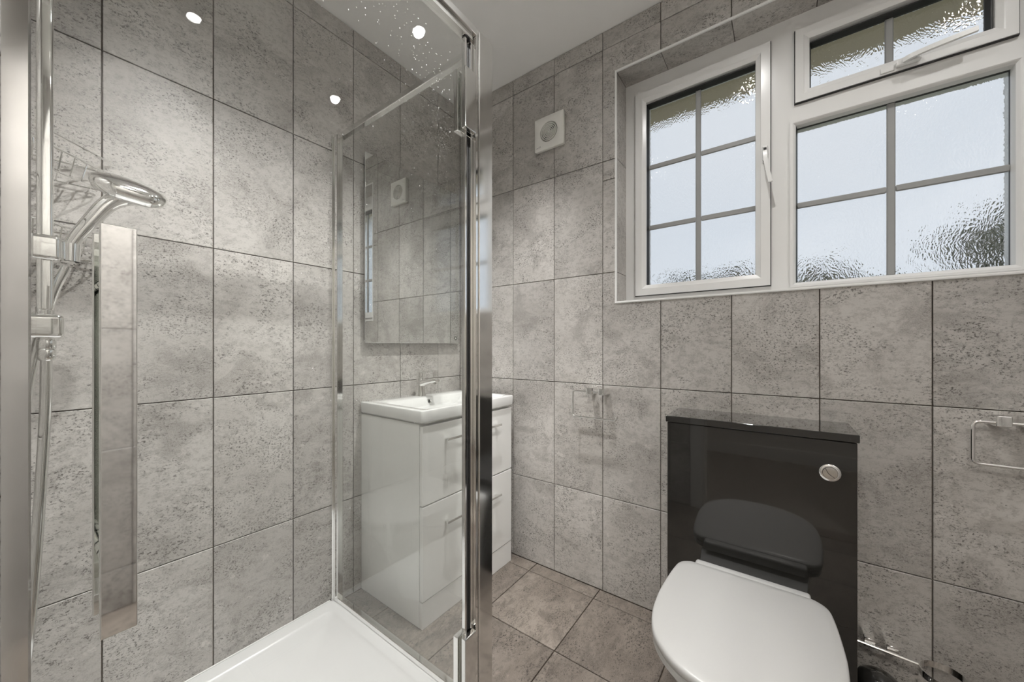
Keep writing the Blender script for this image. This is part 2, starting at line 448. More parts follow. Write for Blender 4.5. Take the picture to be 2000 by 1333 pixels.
# door opening behind the camera, and the landing beyond it
dj = empty('door_1'); structure(dj)
for nm, a in (('jamb', (DX0, DX0 + 0.02, YC - 0.125, YC, 0, DZ1)), ('jamb', (DX1 - 0.02, DX1, YC - 0.125, YC, 0, DZ1)), ('head_lining', (DX0, DX1, YC - 0.125, YC, DZ1 - 0.02, DZ1)),
              ('architrave', (DX0 - 0.065, DX0 + 0.006, YC, YC + 0.014, 0, DZ1 + 0.065)), ('architrave', (DX1 - 0.006, DX1 + 0.065, YC, YC + 0.014, 0, DZ1 + 0.065)), ('architrave', (DX0 + 0.006, DX1 - 0.006, YC, YC + 0.014, DZ1 - 0.006, DZ1 + 0.065))):
    box(nm, *a, M_WOODW, dj, 0.003, 1)
structure(box('hall_floor', 0.2, 3.0, -3.2, YC - 0.12, -0.12, 0.0, M_CARPET))
structure(box('hall_ceiling', 0.2, 3.0, -3.2, YC - 0.12, 2.5, 2.6, M_CEIL))
structure(box('wall_hall_far', 0.2, 3.0, -3.3, -3.2, 0.0, 2.5, M_HALL))
structure(box('wall_hall_left', 0.1, 0.2, -3.2, YC - 0.12, 0.0, 2.5, M_HALL))
structure(box('wall_hall_right', 3.0, 3.1, -3.2, YC - 0.12, 0.0, 2.5, M_HALL))
structure(box('baseboard_hall', 0.2, 3.0, -3.2, -3.185, 0.0, 0.12, M_WOODW))

# window reveal: tiled head and jambs, sill board, polished edge trim
RD = 0.135
rv = empty('trim_1'); structure(rv)
def reveal_tile(x0, x1, y0, y1, z0, z1):
    box('reveal_tile', x0, x1, y0, y1, z0, z1, M_TILE, rv)
zz = [WZ0, 1.4304, 1.9329, WZ1]
for a, b in zip(zz[:-1], zz[1:]):
    reveal_tile(WX0 - TT, WX0, 0.004, RD, a + 0.0012, b - 0.0012)
    reveal_tile(WX1, WX1 + TT, 0.004, RD, a + 0.0012, b - 0.0012)
xx = [WX0, 1.1406, 1.3906, 1.6406, 1.8906, WX1]
for a, b in zip(xx[:-1], xx[1:]):
    reveal_tile(a + 0.0012, b - 0.0012, 0.004, RD, WZ1, WZ1 + TT)
box('sill_board', WX0, WX1, -0.004, RD, WZ0 - TT, WZ0, M_PVC, rv, 0.002, 1)
rect_ring('edge_trim', WX0 - 0.006, WX1 + 0.006, WZ0 - 0.006, WZ1 + 0.006, [(0, -0.0025), (0.008, -0.0025), (0.008, 0.004), (0, 0.004)], M_TRIM, rv)

# ------------------------------------------------------------------ window
win = empty('window_1', (0, 0, 0)); structure(win)
FY = 0.125                                     # room face of the frame
FX0, FX1, FZ0, FZ1 = WX0, WX1, 1.300, WZ1
SL = (0.998, 1.5085, 1.329, 2.252)             # left casement, outside edge
SF = (1.577, 2.0835, 1.985, 2.252)             # fanlight
FP = (1.562, 2.0985, 1.314, 1.929)             # fixed light, outside of its bead
# the fixed frame is one welded grid of members
bm = bmesh.new()
us = [FX0, SL[0], SL[1], SF[0], SF[1], FX1]
vz = [FZ0, SL[2], 1.912, SF[2], SL[3], FZ1]
G = [[[bm.verts.new((u, d, v)) for v in vz] for u in us] for d in (FY, 0.19)]
def is_open(i, j):
    if not (0 <= i < 5 and 0 <= j < 5): return True
    return (i == 1 and 1 <= j <= 3) or (i == 3 and j in (1, 3))
for i in range(5):
    for j in range(5):
        if is_open(i, j): continue
        for k in (0, 1):
            g = G[k]; bm.faces.new((g[i][j], g[i + 1][j], g[i + 1][j + 1], g[i][j + 1]))
        for (a, b, di, dj_) in (((i, j), (i + 1, j), 0, -1), ((i, j + 1), (i + 1, j + 1), 0, 1), ((i, j), (i, j + 1), -1, 0), ((i + 1, j), (i + 1, j + 1), 1, 0)):
            if is_open(i + di, j + dj_):
                bm.faces.new((G[0][a[0]][a[1]], G[0][b[0]][b[1]], G[1][b[0]][b[1]], G[1][a[0]][a[1]]))
for v in [v for v in bm.verts if not v.link_faces]: bm.verts.remove(v)
finish('window_frame', bm, M_PVC, win)
def sash(name, s, glass, bars_v, bars_h, depth0):
    x0, x1, z0, z1 = s; gx0, gx1, gz0, gz1 = glass
    w = gx0 - x0; y = depth0; g = 0.0028
    fl = max(w - 0.024, 0.004)
    prof = [(0, y), (0, 0.185), (w, 0.185), (w, 0.142), (w - 0.003, y + 0.008), (fl + 0.007, y + 0.002), (fl + 0.004, y), ]
    f = rect_ring(name, x0 + g, x1 - g, z0 + g, z1 - g, prof, M_PVC, win)
    if depth0 < 0.115:
        rect_ring('sash_seal', x0 + 0.0002, x1 - 0.0002, z0 + 0.0002, z1 - 0.0002, [(0, 0.1165), (0.0022, 0.1165), (0.0022, 0.130), (0, 0.130)], M_GASKET, f)
    rect_ring('gasket', gx0 - 0.003, gx1 + 0.003, gz0 - 0.003, gz1 + 0.003, [(0, 0.126), (0.0035, 0.126), (0.0085, 0.148), (0.0085, 0.156), (0, 0.156)], M_GASKET, f)
    bm = bmesh.new(); addbox(bm, gx0, gx1, 0.157, 0.161, gz0, gz1)
    finish('glass_pane', bm, M_PATTERN, f)
    for bx_ in bars_v:
        box('glazing_bar', bx_ - 0.0105, bx_ + 0.0105, 0.146, 0.1545, gz0 + 0.004, gz1 - 0.004, M_BAR, f, 0.003, 1)
    segs = [gx0 + 0.004] + [c for b in bars_v for c in (b - 0.0105, b + 0.0105)] + [gx1 - 0.004]
    for bz in bars_h:
        for a, b in zip(segs[::2], segs[1::2]):
            box('glazing_bar', a, b, 0.146, 0.1545, bz - 0.0105, bz + 0.0105, M_BAR, f, 0.003, 1)
    return f
cas = sash('casement_sash', SL, (1.047, 1.464, 1.367, 2.193), [1.2555], [1.642, 1.917], 0.112)
fan_s = sash('fanlight_sash', SF, (1.6205, 2.034, 2.018, 2.194), [1.827], [], 0.112)
fix = sash('fixed_light', FP, (1.582, 2.081, 1.332, 1.911), [1.8315], [1.6215], 0.117)
# handles
h1 = box('window_handle', 1.4815, 1.4985, 0.096, 0.112, 1.800, 1.856, M_PVC, cas, 0.004, 2)
tube('lever', smooth_path([(1.490, 0.094, 1.832), (1.490, 0.082, 1.822), (1.494, 0.076, 1.78), (1.507, 0.072, 1.705)], 6), 0.006, M_PVC, cas, 8, square=(0.013, 0.009))
box('lock_button', 1.4855, 1.4945, 0.090, 0.097, 1.834, 1.845, M_DARK, cas, 0.001, 1)
h2 = box('window_handle', 1.835, 1.890, 0.094, 0.112, 1.995, 2.012, M_PVC, fan_s, 0.004, 2)
tube('lever', smooth_path([(1.850, 0.092, 2.004), (1.868, 0.080, 2.004), (1.91, 0.074, 2.008), (1.995, 0.072, 2.016)], 6), 0.006, M_PVC, fan_s, 8, square=(0.009, 0.014))
box('lock_button', 1.868, 1.880, 0.088, 0.095, 2.003, 2.012, M_DARK, fan_s, 0.001, 1)
box('lever_stop', 1.800, 1.832, 0.108, 0.113, 1.992, 2.008, M_PVC, fan_s, 0.001, 1)

# ------------------------------------------------------------------ outside
structure(box('soffit', -1.5, 5.0, 0.25, 0.70, 2.42, 2.50, M_SOFFIT))
structure(box('ground', -14, 18, 0.4, 26, -2.7, -2.6, M_GRASS))
def tree(x, y, top, rad, label, seed):
    rnd = random.Random(seed)
    t = empty('garden_tree', (x, y, -2.6))
    hz = top + 2.6
    tube('trunk', [(0, 0, 0), (0.03, 0.02, hz * 0.4), (0, 0, hz - rad)], 0.1, M_BARK, t, 8, radii=[0.16, 0.12, 0.07])
    bm = bmesh.new()
    for _ in range(2600):
        d = Vector((rnd.gauss(0, 1), rnd.gauss(0, 1), rnd.gauss(0, 1))).normalized()
        lump = 0.78 + 0.22 * math.sin(3.1 * d.x + seed) * math.cos(4.3 * d.z + seed)
        r = rad * lump * (rnd.random() ** 0.35)
        c = Vector((d.x * r * 1.15, d.y * r, hz - rad + d.z * r))
        a = Vector((rnd.gauss(0, 1), rnd.gauss(0, 1), rnd.gauss(0, 1))).normalized(); b = a.cross(d)
        if b.length < 0.05: continue
        b.normalize(); s = rad * rnd.uniform(0.05, 0.10)
        q = [bm.verts.new(c + v) for v in (a * s * 1.6, b * s * 0.6, -a * s * 1.6, -b * s * 0.6)]
        bm.faces.new(q)
    f = finish('foliage', bm, M_LEAF, t, recalc=False); f['kind'] = 'stuff'
    thing(t, label, 'tree', 'trees outside the window')
tree(4.55, 6.2, 3.22, 1.10, 'tall dark tree outside behind the lower right corner of the fixed pane', 1)
tree(2.25, 8.2, 2.78, 0.85, 'dark bush top outside behind the lower left corner of the fixed pane', 2)
tree(0.28, 5.2, 2.37, 0.36, 'small bush top outside left of the casement centre bar', 3)
tree(0.87, 6.4, 2.60, 0.40, 'small bush top outside right of the casement centre bar', 4)

# ------------------------------------------------------------------ ceiling spots and added hall fill lamp
def spot(x, y, label, watts=LAMP_WATTS, beam=145, tilt=0.0, lean=0.0):
    t = empty('ceiling_spotlight', (x, y, ZC))
    lathe('trim_ring', [(0.040, 0.0), (0.040, -0.002), (0.036, -0.0045), (0.027, -0.0035), (0.0245, -0.0008)], M_WHITE, t, 32)
    lathe('lamp_lens', [(0.0240, -0.0006), (0.0235, -0.0022), (0.014, -0.0030), (0.001, -0.0032)], M_LAMP, t, 24)
    ld = bpy.data.lights.new('spot_beam', 'SPOT'); ld.energy = watts; ld.color = LAMP_COLOUR; ld.shadow_soft_size = 0.02
    ld.spot_size = math.radians(beam); ld.spot_blend = 1.0
    lo = bpy.data.objects.new('spot_beam', ld); COL.objects.link(lo); lo.parent = t; lo.location = (0, 0, -0.006); lo.rotation_euler = (math.radians(lean), math.radians(tilt), 0)
    thing(t, label, 'light', 'recessed ceiling spotlights')
spot(1.427, -0.495, 'recessed ceiling spotlight above the toilet, nearest the shower and window')
spot(2.165, -0.487, 'recessed ceiling spotlight near the window, farther from the shower', 22.0)
spot(2.155, -1.112, 'recessed ceiling spotlight far from both window and shower', 240.0, 84, -22, -13)
spot(1.427, -1.112, 'recessed ceiling spotlight beside the shower, close to the doorway', 86.0, 92, 33)
spot(0.69, -1.112, 'recessed ceiling spotlight above the shower tray', SHOWER_WATTS, 84, 9)
spot(0.69, -0.490, 'recessed ceiling spotlight in front of the basin and mirror', SHOWER_WATTS, 84, 9)
hl = empty('hall_fill_lamp', (1.6, -2.4, 2.5))  # added out of view to send soft fill through the doorway
lathe('fill_lamp_base', [(0.07, 0.0), (0.07, -0.02), (0.05, -0.03)], M_WHITE, hl, 24)
lathe('fill_lamp_shade', [(0.05, -0.03), (0.12, -0.05), (0.14, -0.09), (0.11, -0.13), (0.02, -0.15)], M_HALLFILL, hl, 24)
thing(hl, 'unseen round fill lamp added in the hall beyond the doorway', 'light')

# ------------------------------------------------------------------ shower tray
TZ = 0.026; PY_SIDE = -0.757
bm = bmesh.new()
def rr3(x0, x1, y0, y1, r, z, n=6): return [Vector((a, b, z)) for a, b in rrect(x0, x1, y0, y1, r, n)]
tx0, tx1, ty0, ty1 = 0.001, 0.872, YC + 0.001, -0.735
loft(bm, [rr3(tx0, tx1, ty0, ty1, 0.010, 0.0005), rr3(tx0, tx1, ty0, ty1, 0.010, TZ - 0.006), rr3(tx0 + 0.004, tx1 - 0.004, ty0 + 0.004, ty1 - 0.004, 0.010, TZ),
          rr3(tx0 + 0.050, tx1 - 0.066, ty0 + 0.050, ty1 - 0.066, 0.03, TZ), rr3(tx0 + 0.054, tx1 - 0.070, ty0 + 0.054, ty1 - 0.070, 0.03, TZ - 0.003),
          rr3(tx0 + 0.066, tx1 - 0.082, ty0 + 0.066, ty1 - 0.082, 0.03, TZ - 0.012), rr3(tx0 + 0.30, tx1 - 0.30, ty0 + 0.30, ty1 - 0.30, 0.03, TZ - 0.016)])
tray = empty('shower_tray', (0, 0, 0))
finish('tray_body', bm, M_TRAY, tray, True)
box('sealant_bead', 0.0005, 0.006, ty0, PY_SIDE - 0.022, TZ - 0.001, TZ + 0.004, M_SILICONE, tray, 0.002, 1)
lathe('waste_cover', [(0.045, TZ - 0.0155), (0.045, TZ - 0.011), (0.038, TZ - 0.008), (0.005, TZ - 0.007)], M_CHROME, tray, 28, (0.44, -1.17, 0))
thing(tray, 'low white shower tray with raised rim inside the glass enclosure', 'shower tray')

# ------------------------------------------------------------------ shower enclosure
PXF = 0.845; PY = -0.757; HT = 2.0
enc = empty('shower_enclosure', (0, 0, 0))
thing(enc, 'chrome framed glass shower enclosure with closed pivot door', 'shower')
# side panel
box('wall_channel', 0.0005, 0.014, PY - 0.020, PY + 0.020, TZ + 0.0006, 1.992, M_CHROME, enc, 0.002, 1)
box('wall_channel', 0.0145, 0.040, PY - 0.013, PY + 0.013, TZ + 0.0006, 1.992, M_BRUSHED, enc, 0.002, 1)
pan = box('glass_panel', 0.042, 0.800, PY - 0.003, PY + 0.003, TZ + 0.016, 1.975, M_GLASS, enc)
box('top_rail', 0.014, 0.802, PY - 0.011, PY + 0.011, 1.970, 1.992, M_BRUSHED, enc, 0.002, 1)
box('bottom_rail', 0.014, 0.802, PY - 0.011, PY + 0.011, TZ + 0.0006, TZ + 0.020, M_CHROME, enc, 0.002, 1)
# corner post
box('corner_post', 0.802, PXF, -0.785, -0.727, TZ + 0.0006, HT, M_BRUSHED, enc, 0.0015, 1)
box('post_flange', 0.812, PXF - 0.004, -0.796, -0.786, TZ + 0.0006, HT - 0.004, M_CHROME, enc, 0.001, 1)
box('post_flange', 0.806, PXF - 0.014, -0.806, -0.797, TZ + 0.0006, HT - 0.012, M_BRUSHED, enc, 0.001, 1)
box('post_seal', 0.812, PXF - 0.022, -0.822, -0.807, TZ + 0.02, 1.957, M_RUBBER, enc)
# front frame
box('front_rail', 0.816, PXF - 0.006, YC + 0.043, -0.808, 1.962, 1.9775, M_BRUSHED, enc)
box('front_rail', 0.802, PXF + 0.002, YC + 0.043, -0.797, 1.978, 1.998, M_BRUSHED, enc, 0.0015, 1)
box('threshold', 0.806, PXF, YC + 0.043, -0.808, TZ + 0.0006, TZ + 0.018, M_CHROME, enc, 0.002, 1)
box('latch_post', 0.806, PXF, YC + 0.020, YC + 0.042, TZ + 0.0006, HT, M_BRUSHED, enc, 0.002, 1)
box('latch_post', 0.810, PXF - 0.006, YC + 0.0005, YC + 0.019, TZ + 0.0006, HT, M_CHROME, enc, 0.0015, 1)
# door
GX = PXF - 0.017
door = box('door', GX - 0.003, GX + 0.003, YC + 0.0425, -0.826, TZ + 0.022, 1.958, M_GLASS, enc)
box('edge_strip', GX - 0.006, GX + 0.006, -0.8325, -0.8255, TZ + 0.022, 1.958, M_BRUSHED, door, 0.001, 1)
for z0, z1 in ((1.698, 1.866), (0.135, 0.302)):
    box('pivot_block', GX + 0.004, GX + 0.020, -0.846, -0.800, z0, z1, M_BRUSHED, door, 0.003, 2)
    box('pivot_block', GX - 0.022, GX - 0.004, -0.851, -0.800, z0 - 0.004, z1 - 0.002, M_CHROME, door, 0.003, 2)
for s in (1,):
    xa = GX + 0.003
    hb = box('handle', xa + 0.030, xa + 0.040, -1.508, -1.4755, 0.741, 1.250, M_HANDLE, door, 0.0015, 2)
    for z in (0.80, 1.19):
        lathe('handle_standoff', [(0.007, 0.003), (0.007, 0.030)], M_CHROME, door, 16, (GX, -1.492, z), 'X')
# inner grip of the same handle
box('handle', GX - 0.034, GX - 0.026, -1.508, -1.4755, 0.741, 1.250, M_HANDLE, door, 0.0015, 2)
for z in (0.80, 1.19):
    lathe('handle_standoff', [(0.007, -0.026), (0.007, -0.003)], M_CHROME, door, 16, (GX, -1.492, z), 'X')
# dried splashes on the door glass
rnd = random.Random(11)
bm = bmesh.new()
def drop(y, z, r):
    k = 6; e = rnd.uniform(0.6, 1.7); a0 = rnd.random() * PI
    ring = [bm.verts.new((GX + 0.0031, y + math.cos(2 * PI * i / k + a0) * r, z + math.sin(2 * PI * i / k + a0) * r * e)) for i in range(k)]
    tip = bm.verts.new((GX + 0.0031 + r * 0.45, y, z))
    for i in range(k): bm.faces.new((ring[i], ring[(i + 1) % k], tip))
for cy, cz, sy, sz, n in ((-1.16, 1.86, 0.07, 0.05, 150), (-0.98, 1.74, 0.06, 0.07, 120), (-0.915, 1.66, 0.022, 0.08, 160), (-1.05, 1.55, 0.10, 0.16, 70), (-1.1, 1.2, 0.12, 0.3, 40)):
    for _ in range(n):
        y, z = rnd.gauss(cy, sy), rnd.gauss(cz, sz)
        if -1.5 < y < -0.87 and 0.2 < z < 1.94: drop(y, z, rnd.uniform(0.0004, 0.0011))
dr = finish('water_spots', bm, M_DROP, door); dr['kind'] = 'stuff'

# ------------------------------------------------------------------ shower set on the end wall
SX = 0.43
ris = empty('shower_riser', (SX, YC, 1.10))
thing(ris, 'chrome shower riser rail with sliding bracket and hose, left in the shower', 'shower')
def rl(v): return (v[0] - SX, v[1] - YC, v[2] - 1.10)
def rbox(name, x0, x1, y0, y1, z0, z1, mat, bev=0.003, seg=2, par=None):
    return box(name, x0 - SX, x1 - SX, y0 - YC, y1 - YC, z0 - 1.10, z1 - 1.10, mat, par or ris, bev, seg)
rbox('rail_bar', SX - 0.012, SX + 0.012, -1.5455, -1.5255, 1.165, 1.90, M_CHROME, 0.005, 3)
lathe('rail_socket', [(0.0115, 0), (0.0115, 0.012)], M_BRUSHED, ris, 20, rl((SX, -1.5355, 1.160)))
rbox('rail_bracket', SX - 0.014, SX + 0.020, -1.599, -1.5125, 1.115, 1.160, M_CHROME, 0.009, 4)
rbox('rail_bracket', SX - 0.014, SX + 0.014, -1.599, -1.52, 1.875, 1.91, M_CHROME, 0.008, 3)
lathe('wall_rose', [(0.028, 0.0), (0.028, 0.008), (0.018, 0.014)], M_CHROME, ris, 28, rl((SX, -1.5995, 1.143)), 'Y')
sl = rbox('slider', SX - 0.016, SX + 0.022, -1.5575, -1.5165, 1.259, 1.306, M_CHROME, 0.008, 4)
lathe('slider_cup', [(0.0135, 0.0), (0.0150, 0.034), (0.0118, 0.034), (0.0105, 0.0)], M_CHROME, sl, 24, (-0.002, -1.506 - YC, 1.264 - 1.10), cap=False)
lathe('hose_nut', [(0.010, 0.0), (0.0125, -0.004), (0.0125, -0.018), (0.0112, -0.02), (0.0125, -0.022), (0.0115, -0.038), (0.008, -0.042)], M_CHROME, ris, 24, rl((SX, -1.534, 1.115)))
tube('hose', smooth_path([rl(p) for p in ((SX, -1.534, 1.074), (SX, -1.535, 0.98), (SX + 0.005, -1.540, 0.85), (SX + 0.01, -1.547, 0.70), (SX + 0.01, -1.556, 0.55), (SX - 0.02, -1.568, 0.42), (SX - 0.07, -1.572, 0.40), (SX - 0.10, -1.568, 0.50), (SX - 0.09, -1.562, 0.75), (SX - 0.05, -1.556, 1.0), (SX - 0.012, -1.530, 1.18), (SX - 0.003, -1.510, 1.254))], 10), 0.0075, M_BRUSHED, ris, 12)
# hand shower
hs = empty('hand_shower', (SX, -1.52, 1.29))
thing(hs, 'chrome hand shower with rounded head resting in the riser bracket', 'shower head')
o0 = Vector((SX, -1.52, 1.29))
hp = [Vector((SX - 0.002, -1.508, 1.262)), Vector((SX - 0.002, -1.503, 1.300)), Vector((SX, -1.479, 1.350)), Vector((SX, -1.455, 1.392)), Vector((SX - 0.006, -1.425, 1.416)), Vector((SX - 0.006, -1.400, 1.420))]
sp = smooth_path([p - o0 for p in hp], 6)
rad = [0.0088 + 0.0075 * min(1, i / (len(sp) * 0.75)) for i in range(len(sp))]
tube('handle', sp, 0.012, M_CHROME, hs, 16, radii=rad)
bm = bmesh.new(); rings = []
for sc_, h in ((0.70, -0.014), (0.90, -0.011), (0.985, -0.003), (1.0, 0.004), (0.96, 0.011), (0.82, 0.017), (0.5, 0.022), (0.15, 0.024)):
    rings.append([Vector((a * sc_, b * sc_, h)) for a, b in rrect(-0.043, 0.043, -0.058, 0.058, 0.036, 8)])
loft(bm, rings)
head = finish('head', bm, M_CHROME, hs, True, loc=Vector((SX - 0.004, -1.425, 1.428)) - o0, rot=(math.radians(-6), math.radians(30), 0))
bm = bmesh.new(); loft(bm, [[Vector((a * s, b * s, h)) for a, b in rrect(-0.043, 0.043, -0.058, 0.058, 0.036, 8)] for s, h in ((0.68, -0.0142), (0.66, -0.0165))])
finish('spray_plate', bm, M_PVC, head)

# corner wire caddy, two tiers, in the far shower corner
cad = empty('corner_caddy', (0.0, YC, 1.30))
thing(cad, 'two-tier chrome wire corner caddy in the shower behind the riser', 'caddy')
def wire(name, pts, r=0.0022, closed=False, par=None): return tube(name, pts, r, M_CHROME, par or cad, 8, closed)
L = 0.19
for zt, zb in ((0.285, 0.232), (0.098, 0.034)):
    tri = round_corners([(0.012, L * 0.5, 0), (0.012, L, 0), (L, 0.012, 0), (0.012, 0.012, 0), (0.012, L * 0.5, 0)], 0.018, 4)[:-1]
    top = wire('basket_rim', [Vector((p.x, p.y, zt)) for p in tri], 0.0027, True)
    wire('basket_base', [Vector((0.014 + (p.x - 0.012) * 0.9, 0.014 + (p.y - 0.012) * 0.9, zb)) for p in tri], 0.0022, True)
    for k in range(1, 8):
        t = k / 8
        a = Vector((0.012 + t * (L - 0.012), L - t * (L - 0.012), zt)); b = Vector((0.014 + (a.x - 0.012) * 0.9, 0.014 + (a.y - 0.012) * 0.9, zb))
        c = Vector((0.014, b.y, zb))
        wire('basket_wire', round_corners([a, b, c], 0.008, 3), 0.0016)
wire('front_guard', round_corners([(0.010, L + 0.004, 0.318), (L + 0.004, 0.010, 0.318)], 0.01), 0.003)
wire('upright', [(0.012, 0.012, 0.03), (0.012, 0.012, 0.34)], 0.003)
for p in ((0.006, L - 0.002, 0.098),):
    lathe('wall_stud', [(0.006, -0.0058), (0.006, 0.002), (0.004, 0.005)], M_CHROME, cad, 16, p, 'X')

# ------------------------------------------------------------------ vanity unit and basin
VX, VY0, VY1 = 0.422, -0.637, -0.055
van = empty('vanity_unit', (0.0, -0.346, 0.0))
thing(van, 'white gloss vanity unit with two deep drawers under the basin', 'cabinet')
def vbox(name, x0, x1, y0, y1, z0, z1, mat, bev=0.002, seg=2, par=None):
    return box(name, x0, x1, y0 + 0.346, y1 + 0.346, z0, z1, mat, par or van, bev, seg)
vbox('carcass', 0.001, 0.402, VY0, VY1, 0.0005, 0.797, M_WHITE, 0.003)
vbox('plinth', 0.4025, 0.420, VY0 + 0.001, VY1 - 0.001, 0.0005, 0.104, M_WHITE, 0.002)
for z0, z1, hz in ((0.107, 0.4745, 0.383), (0.4785, 0.789, 0.722)):
    d = vbox('drawer', 0.404, VX, VY0 + 0.001, VY1 - 0.001, z0, z1, M_WHITE, 0.003)
    vbox('handle', 0.444, 0.450, -0.527, -0.170, hz - 0.005, hz + 0.005, M_BRUSHED, 0.001, 1, d)
    for y in (-0.515, -0.190):
        vbox('handle_post', VX, 0.4445, y - 0.005, y + 0.005, hz - 0.004, hz + 0.004, M_BRUSHED, 0.001, 1, d)
# basin
bas = empty('washbasin', (0.0, -0.346, 0.80))
thing(bas, 'white ceramic rectangular washbasin on the vanity unit', 'basin')
BX1, BY0, BY1, BT = 0.432, -0.645, -0.047, 0.0515
def br(x0, x1, y0, y1, r, z): return [Vector((a, b + 0.346, z)) for a, b in rrect(x0, x1, y0, y1, r, 6)]
bm = bmesh.new()
loft(bm, [br(0.004, BX1 - 0.010, BY0 + 0.010, BY1 - 0.010, 0.010, -0.0005), br(0.002, BX1 - 0.003, BY0 + 0.003, BY1 - 0.003, 0.012, 0.006), br(0.001, BX1, BY0, BY1, 0.014, BT - 0.006), br(0.003, BX1 - 0.002, BY0 + 0.002, BY1 - 0.002, 0.014, BT - 0.0015), br(0.006, BX1 - 0.006, BY0 + 0.006, BY1 - 0.006, 0.012, BT),
          br(0.118, BX1 - 0.022, BY0 + 0.040, BY1 - 0.040, 0.03, BT), br(0.124, BX1 - 0.026, BY0 + 0.045, BY1 - 0.045, 0.032, BT - 0.004), br(0.140, BX1 - 0.036, BY0 + 0.085, BY1 - 0.085, 0.04, 0.012), br(0.17, BX1 - 0.07, BY0 + 0.15, BY1 - 0.15, 0.05, 0.004)])
finish('basin_body', bm, M_CERAMIC, bas, True)
ov = lathe('overflow_ring', [(0.0125, -0.004), (0.0125, 0.003), (0.010, 0.005), (0.0075, 0.003), (0.0065, 0.0)], M_CHROME, bas, 24, (0.1335, -0.008, 0.030), 'X')
lathe('overflow_hole', [(0.0064, 0.0), (0.0064, 0.0022)], M_DARK, bas, 16, (0.1335, -0.008, 0.030), 'X')
lathe('waste_plug', [(0.030, 0.004), (0.030, 0.008), (0.024, 0.011), (0.003, 0.012)], M_CHROME, bas, 24, (0.26, 0.0, 0.0))
# tap
tap = empty('basin_tap', (0.066, -0.350, 0.8517))
thing(tap, 'chrome mixer tap with loop lever on the washbasin', 'tap')
lathe('tap_body', [(0.026, 0.0), (0.026, 0.004), (0.0235, 0.012), (0.0215, 0.04), (0.0215, 0.088), (0.019, 0.093)], M_CHROME, tap, 28)
bm = bmesh.new(); rings = []
for x, z, w, h in ((0.0, 0.060, 0.018, 0.017), (0.03, 0.068, 0.018, 0.013), (0.075, 0.077, 0.0175, 0.009), (0.118, 0.083, 0.0165, 0.007), (0.124, 0.083, 0.014, 0.005)):
    rings.append([Vector((x, a, z + b)) for a, b in rrect(-w, w, -h, h, min(w, h) * 0.8, 4)])
loft(bm, rings); spt = finish('spout', bm, M_CHROME, tap, True)
lathe('aerator', [(0.010, 0.066), (0.010, 0.078)], M_BRUSHED, tap, 18, (0.106, 0, 0))
lathe('lever_cap', [(0.0205, 0.094), (0.0205, 0.122), (0.018, 0.127), (0.005, 0.128)], M_CHROME, tap, 28)
tube('lever', round_corners([(0.0, -0.016, 0.122), (0.108, -0.016, 0.128), (0.108, 0.016, 0.128), (0.0, 0.016, 0.122)], 0.008, 4), 0.003, M_CHROME, tap, 8, square=(0.005, 0.007))
tube('lever', [(0.105, 0.0, 0.130), (0.108, 0.0, 0.098)], 0.003, M_CHROME, tap, 8, square=(0.028, 0.004))

# ------------------------------------------------------------------ mirror
MX = 0.030
mir = empty('wall_mirror', (0.0, -0.336, 1.118))
thing(mir, 'tall frameless mirror with touch button above the washbasin', 'mirror')
MY0, MY1, MZ0, MZ1 = -0.635 + 0.336, -0.037 + 0.336, 0.0, 0.863
box('backing_box', 0.0005, MX - 0.005, MY0 + 0.012, MY1 - 0.012, MZ0 + 0.012, MZ1 - 0.012, M_DARK, mir)
m, n, l, b = newmat('mirror_silver')
b.inputs['Base Color'].default_value = (0.86, 0.875, 0.87, 1); b.inputs['Metallic'].default_value = 1; b.inputs['Roughness'].default_value = 0.0
tcm = n.new('ShaderNodeTexCoord'); nm_ = n.new('ShaderNodeTexNoise'); nm_.inputs['Scale'].default_value = 3
rm_ = n.new('ShaderNodeMapRange'); rm_.inputs['To Min'].default_value = 0.0; rm_.inputs['To Max'].default_value = 0.012
l.new(tcm.outputs['Object'], nm_.inputs['Vector']); l.new(nm_.outputs['Fac'], rm_.inputs['Value']); l.new(rm_.outputs['Result'], b.inputs['Roughness'])
M_MIRROR = m
box('mirror_glass', MX - 0.005, MX, MY0, MY1, MZ0, MZ1, M_MIRROR, mir, 0.001, 1)
lathe('touch_button', [(0.0105, 0.0), (0.0105, 0.0006), (0.007, 0.0006), (0.007, 0.0)], M_DARK, mir, 28, (MX, -0.066 + 0.336, 0.031), 'X', cap=False)
lathe('touch_button', [(0.003, 0.0), (0.003, 0.0006)], M_PVC, mir, 16, (MX, -0.066 + 0.336, 0.031), 'X')

# ------------------------------------------------------------------ extractor fan
fn = empty('extractor_fan', (0.623, 0.0, 2.1535))
thing(fn, 'square white extractor fan with round ringed grille on the tiled wall', 'fan')
hw = 0.081
bm = bmesh.new()
def fsq(s, y, r=0.006): return [Vector((a, y, b_)) for a, b_ in rrect(-s, s, -s, s, r, 3)]
def fcirc(r, y): return [Vector((r * math.cos(t), y, r * math.sin(t))) for t in [PI / 4 * 0 + 2 * PI * i / 16 for i in range(16)]]
loft(bm, [fsq(hw - 0.004, -0.0003), fsq(hw, -0.006), fsq(hw, -0.021), fsq(hw - 0.003, -0.024), fcirc(0.051, -0.0255), fcirc(0.049, -0.0245), fcirc(0.046, -0.012)])
finish('cover', bm, M_FAN, fn, True)
for r in (0.043, 0.035, 0.027, 0.019, 0.011):
    lathe('grille_ring', [(r, -0.0125), (r, -0.024), (r - 0.0022, -0.0255), (r - 0.0042, -0.024), (r - 0.0042, -0.0125)], M_FAN, fn, 28, (0, 0, 0), 'Y', cap=False)
lathe('grille_hub', [(0.0045, -0.0125), (0.0045, -0.024), (0.002, -0.0255)], M_FAN, fn, 16, (0, 0, 0), 'Y')
